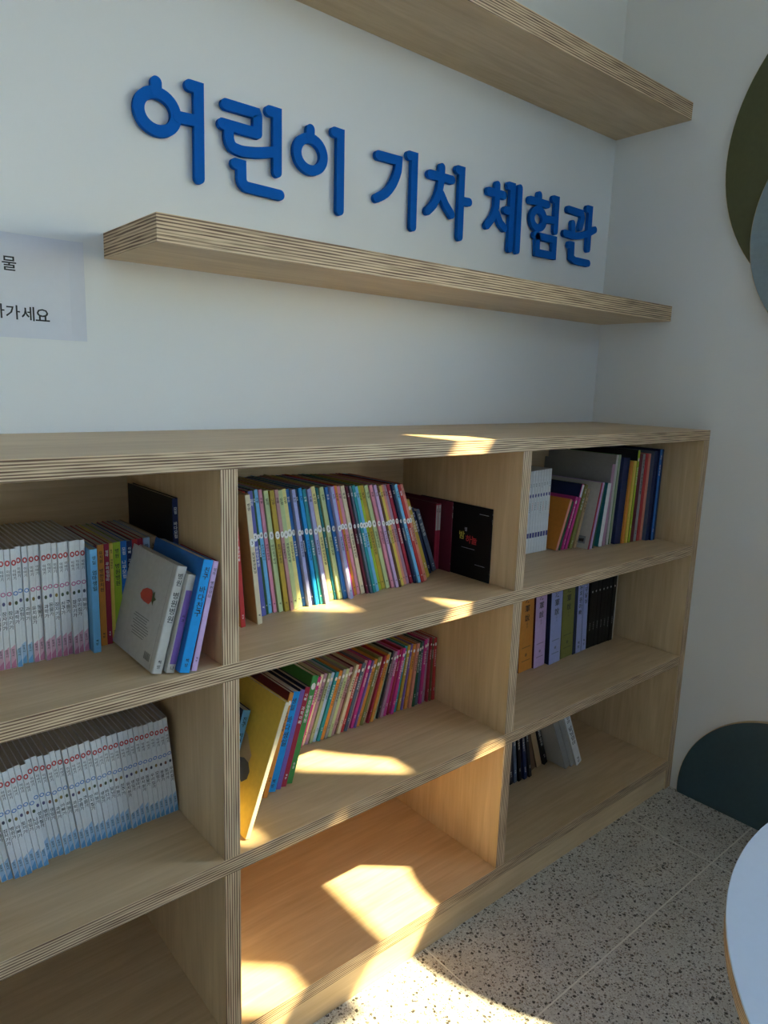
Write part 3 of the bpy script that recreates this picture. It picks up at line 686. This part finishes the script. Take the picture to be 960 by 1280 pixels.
for b_, t_ in zip(rowF, (.0062, .0072, .0030, .0030)): b_['t'] = t_
shelve(rowF, -.7350, -.7137, Z1, 'L', 'dark books at the right end of the top middle compartment', '')

# --- middle centre: yellow book, blue stack, long row of thin books leaning right
def yellow_cover(r, t, h, dep, x0):
    x = x0-.0003; mb = MB(); mats = [paint((.10, .11, .13, 1), .5, 'print_ink'), paint((.50, .42, .26, 1), .5, 'print_ink')]
    # a pale animal above a dark one, near the spine
    mb.quad([(x, a, b) for a, b in ((.046, .096), (.044, .108), (.056, .118), (.068, .131), (.080, .134), (.098, .128), (.104, .108), (.092, .094), (.066, .090))], 1)
    mb.quad([(x-.0002, a, b) for a, b in ((.038, .074), (.037, .086), (.046, .096), (.060, .098), (.078, .092), (.092, .080), (.086, .066), (.064, .070), (.050, .064))], 0)
    build('cover_print', mb, mats, r)['kind'] = 'stuff'
tn = ['hot pink', 'cream', 'mauve', 'sage', 'pale blue', 'teal', 'orange', 'grey', 'pale green', 'dusty pink', 'maroon', 'cream', 'red', 'slate', 'dusty pink', 'hot pink', 'purple', 'orange', 'olive', 'tan', 'crimson', 'orange', 'sage',
      'charcoal', 'mauve', 'hot pink', 'crimson', 'hot pink', 'teal', 'mustard', 'purple', 'orange', 'salmon', 'dark green', 'slate', 'hot pink', 'mauve', 'crimson', 'brown', 'red']
def lean_thin(f):   # falls from about 18 degrees to upright at the divider
    return 18.5 if f < .45 else 18.5*(1-((f-.45)/.55)**1.3)
rowG = []
for i, c in enumerate(tn):
    f = i/(len(tn)-1)
    rowG.append(dict(t=.0055 if c in ('maroon', 'charcoal', 'crimson', 'purple', 'brown') else .0085, h=.135+.006*f+J_(.0015), y=-.139+J_(.003), dep=.125, lean=lean_thin(f), spine=c, style='thin', desc='thin %s book' % c))
shelve(rowG, -1.0640, -.7150, Z2, 'R', 'thin colourful books in the middle centre compartment', 'in the row, middle centre compartment')
shelve([dict(t=.0055, h=.2080, y=-.3150, dep=.210, lean=19.2, spine='cream', cover='yellow', style='none', extra=yellow_cover, label='big yellow book leaning at the front left of the middle centre compartment')],
       -1.2690, -1.2620, Z2, 'R', 'larger books at the left of the middle centre compartment', '')
rowH = [dict(t=.0070, h=.176, y=-.2400, dep=.17, lean=16.6, spine='orange', cover='maroon', style='thin', label='thin orange spine right behind the big yellow book'),
        dict(t=.0140, h=.170, y=-.2330, dep=.17, lean=16.2, spine='bright blue', cover='navy', style='title', label='bright blue book second behind the big yellow book'),
        dict(t=.0075, h=.170, y=-.2320, dep=.17, lean=16.0, spine='purple', cover='navy', style='none', label='thin purple book between the bright blue and red ones behind the yellow book'),
        dict(t=.0085, h=.171, y=-.2310, dep=.17, lean=16.0, spine='crimson', cover='navy', style='title', label='red book leaning against the tall green book, middle centre compartment'),
        dict(t=.0100, h=.187, y=-.2290, dep=.17, lean=16.0, spine='green', cover='green', style='thin', label='tall green book leaning on the thin row, middle centre compartment')]
shelve(rowH, -1.1960, -1.1330, Z2, 'R', 'larger books at the left of the middle centre compartment', '')
shelve([dict(t=.0110, h=.172, y=-.2450, dep=.11, lean=17.5, spine='sky blue', cover='navy', style='title', label='small sky blue book leaning left of the big yellow book')], -1.2840, -1.2715, Z2, 'R', 'larger books at the left of the middle centre compartment', '')

# --- top right
rowI = [dict(t=.0095, h=.191+.0004*i, y=-.1600, dep=.14, lean=0, spine='white', style='white_blue', desc='white book with blue marks') for i in range(8)]
shelve(rowI, -.4640, -.3850, Z1, 'L', 'white books in the top right compartment', 'in the top right compartment')
def foot_label(r, t, h, dep, x0):
    mb = MB(); x = x0-.0003
    mb.quad([(x, .034, .012), (x, .034, .030), (x, .012, .030), (x, .012, .012)], 0); mb.quad([(x-.0001, .030, .016), (x-.0001, .030, .022), (x-.0001, .016, .024), (x-.0001, .016, .016)], 1)
    build('cover_print', mb, [paint((.20, .22, .25, 1), .5, 'print_ink'), M_INK], r)
def orange_mark(r, t, h, dep, x0):
    mb = MB(); x = x0-.0003; n = 12; mb.quad([(x, .055-.010*math.cos(2*math.pi*q/n), h*.62+.007*math.sin(2*math.pi*q/n)) for q in range(n)], 0)
    build('cover_print', mb, [paint((.14, .03, .16, 1), .5, 'print_ink')], r)
def white_cap(r, t, h, dep, x0):
    mb = MB(); y = -.0004; mb.quad([(x0+t*.1, y, h*.80), (x0+t*.9, y, h*.80), (x0+t*.9, y, h*.99), (x0+t*.1, y, h*.99)], 0); build('spine_band', mb, [cm('white')], r)
W = 'top right compartment'
rowJ = [dict(t=.0075, h=.126, y=-.1820, dep=.14, lean=20.0, spine='salmon', cover='orange', style='none', extra=orange_mark, label='orange covered book leaning beside the white books, top right compartment'),
        dict(t=.0070, h=.120, y=-.1820, dep=.13, lean=19.5, spine='dark green', style='none', label='thin dark green book directly behind the orange cover, top right compartment'),
        dict(t=.0085, h=.130, y=-.1840, dep=.13, lean=19.0, spine='hot pink', style='thin', label='hot pink spine nearest the orange cover, top right compartment'),
        dict(t=.0085, h=.160, y=-.1850, dep=.14, lean=18.4, spine='hot pink', cover='navy', style='none', extra=white_cap, label='pink spine with white top and navy cover, top right compartment'),
        dict(t=.0100, h=.158, y=-.1880, dep=.14, lean=17.4, spine='olive', style='title', label='olive green book in the top right compartment'),
        dict(t=.0090, h=.146, y=-.1900, dep=.14, lean=16.2, spine='tan', style='title', label='tan book with red lettering left of the big white cover'),
        dict(t=.0050, h=.162, y=-.2160, dep=.17, lean=12.4, spine='crimson', cover='pale grey', style='none', extra=foot_label, label='big pale cover with red spine leaning in the top right compartment'),
        dict(t=.0065, h=.162, y=-.2160, dep=.17, lean=11.4, spine='lilac', style='none', label='lilac spine right of the big pale cover, top right compartment'),
        dict(t=.0060, h=.158, y=-.2140, dep=.17, lean=9.8, spine='dark green', cover='pale blue', style='none', gap=.012, label='dark green thin spine right of the lilac one, top right compartment'),
        dict(t=.0130, h=.156, y=-.2140, dep=.17, lean=7.2, spine='white', cover='dark teal', style='none', label='dark teal cover with white spine, top right compartment'),
        dict(t=.0120, h=.200, y=-.2100, dep=.20, lean=4.5, spine='mauve', cover='grey', style='none', label='tall grey cover with mauve spine behind the teal one'),
        dict(t=.0090, h=.222, y=-.2100, dep=.20, lean=3.6, spine='pale grey', cover='grey', style='none', label='taller grey cover with pale spine, behind the mauve spined one'),
        dict(t=.0080, h=.222, y=-.2110, dep=.20, lean=3.2, spine='sage', cover='green', style='none', label='grey green spine left of the wide navy one, top right compartment'),
        dict(t=.0260, h=.214, y=-.2190, dep=.20, lean=3.0, spine='navy', style='none', label='wide navy book in the top right compartment'),
        dict(t=.0095, h=.205, y=-.2230, dep=.20, lean=2.8, spine='orange', style='none', label='orange spine right of the wide navy book'),
        dict(t=.0100, h=.206, y=-.2250, dep=.20, lean=2.6, spine='yellow', style='none', label='yellow spine between orange and lime ones, top right compartment'),
        dict(t=.0080, h=.232, y=-.2260, dep=.20, lean=2.4, spine='lime green', cover='charcoal', style='thin', label='tall lime green spine, top right compartment'),
        dict(t=.0130, h=.222, y=-.2260, dep=.20, lean=2.2, spine='maroon', style='none', label='maroon book right of the lime green spine'),
        dict(t=.0110, h=.222, y=-.2260, dep=.20, lean=2.0, spine='grey', style='title', label='grey spine between two red ones, top right compartment'),
        dict(t=.0110, h=.222, y=-.2270, dep=.20, lean=1.7, spine='red', style='none', label='red spine beside the salmon one, top right compartment'),
        dict(t=.0090, h=.222, y=-.2280, dep=.20, lean=1.5, spine='salmon', style='none', label='salmon pink spine, top right compartment'),
        dict(t=.0130, h=.228, y=-.2380, dep=.20, lean=1.2, spine='navy', cover='slate', style='none', label='navy spine just right of the salmon one, top right compartment'),
        dict(t=.0090, h=.233, y=-.2440, dep=.21, lean=1.0, spine='blue', cover='navy', style='title', label='blue book second from the right end, top right compartment'),
        dict(t=.0070, h=.233, y=-.2440, dep=.21, lean=0.8, spine='navy', cover='navy', style='none', label='navy book rightmost in the top right compartment')]
shelve(rowJ, -.3780, -.0440, Z1, 'R', 'mixed books in the top right compartment', '')

# --- middle right
rowK = [dict(t=.0420, h=.252, y=-.1605, dep=.14, lean=-2.6, spine='orange', cover='maroon', style='hanja', label='thick orange volume with black characters, middle right compartment'),
        dict(t=.0350, h=.252, y=-.1640, dep=.14, lean=-2.6, spine='lilac', cover='maroon', style='hanja', label='thick pink volume with black characters, middle right compartment', gap=.003),
        dict(t=.0370, h=.252, y=-.1720, dep=.15, lean=-2.8, spine='lavender', cover='navy', style='hanja', label='thick blue volume with black characters, middle right compartment', gap=.007),
        dict(t=.0420, h=.252, y=-.1660, dep=.14, lean=-3.0, spine='olive', cover='black', style='hanja', label='thick olive volume with black characters, middle right compartment', gap=.010),
        dict(t=.0110, h=.245, y=-.1660, dep=.14, lean=-3.2, spine='navy', cover='navy', style='none', label='navy book right of the thick olive volume'),
        dict(t=.0190, h=.240, y=-.1660, dep=.14, lean=-3.2, spine='lavender', cover='navy', style='title', label='blue spine left of two beside the black row, middle right compartment'),
        dict(t=.0170, h=.240, y=-.1640, dep=.14, lean=-3.2, spine='lavender', cover='navy', style='title', label='blue spine touching the black row, middle right compartment', gap=.005)]
for b_ in rowK:
    if b_['spine'] in ('olive',): b_['cover'] = 'charcoal'
shelve(rowK, -.4580, -.1900, Z2, 'L', 'thick volumes in the middle right compartment', '')
rowL = [dict(t=.0165, h=.232, y=-.1625+J_(.001), dep=.14, lean=0, spine='black', style='night', desc='black book with pale dot') for i in range(7)]+[dict(t=.0035, h=.232, y=-.1640, dep=.14, lean=0, spine='pale grey', cover='charcoal', style='none', label='thin pale spine ending the black row, middle right compartment')]
shelve(rowL, -.1860, -.0640, Z2, 'L', 'black books in the middle right compartment', 'in middle right compartment')

# --- bottom right
W = 'bottom right compartment'
rowM = [dict(t=.0120, h=.180, y=-.1570, dep=.13, lean=-7, spine='charcoal', style='thin'), dict(t=.0120, h=.180, y=-.1580, dep=.13, lean=-8, spine='slate', style='thin'),
        dict(t=.0120, h=.180, y=-.1600, dep=.13, lean=-9, spine='black', style='thin'), dict(t=.0120, h=.178, y=-.1630, dep=.13, lean=-11, spine='navy', style='thin'),
        dict(t=.0110, h=.176, y=-.1640, dep=.13, lean=-13, spine='charcoal', style='thin'),
        dict(t=.0200, h=.160, y=-.1480, dep=.12, lean=-18, spine='brown', style='none'), dict(t=.0200, h=.165, y=-.1480, dep=.12, lean=-20, spine='tan', cover='brown', style='none'),
        dict(t=.0150, h=.165, y=-.1500, dep=.12, lean=-22, spine='black', style='thin')]
shelve(rowM, -.4560, -.2980, Z3, 'L', 'dark books in the bottom right compartment', 'in the bottom right compartment')
rowN = [dict(t=.0130, h=.180, y=-.1960, dep=.14, lean=-25.5, spine='grey', cover='pale grey', style='none', label='grey spined book with pale cover leaning in the bottom right compartment'),
        dict(t=.0110, h=.180, y=-.1980, dep=.14, lean=-25.5, spine='grey', cover='grey', style='none', label='grey book leaning between two paler ones, bottom right compartment'),
        dict(t=.0160, h=.182, y=-.2040, dep=.14, lean=-25.5, spine='white', cover='pale grey', style='title', label='white book leaning rightmost in the bottom right compartment')]
shelve(rowN, -.2830, -.2260, Z3, 'L', 'pale leaning books in the bottom right compartment', '')

# ------------------------------------------------------------------ plan units -> metres
done = set()
for o in scene.objects:
    if o.type in ('CAMERA', 'LIGHT'): continue
    o.location = o.location*SC
    if o.data and o.data.name not in done:
        done.add(o.data.name); o.data.transform(Matrix.Scale(SC, 4))
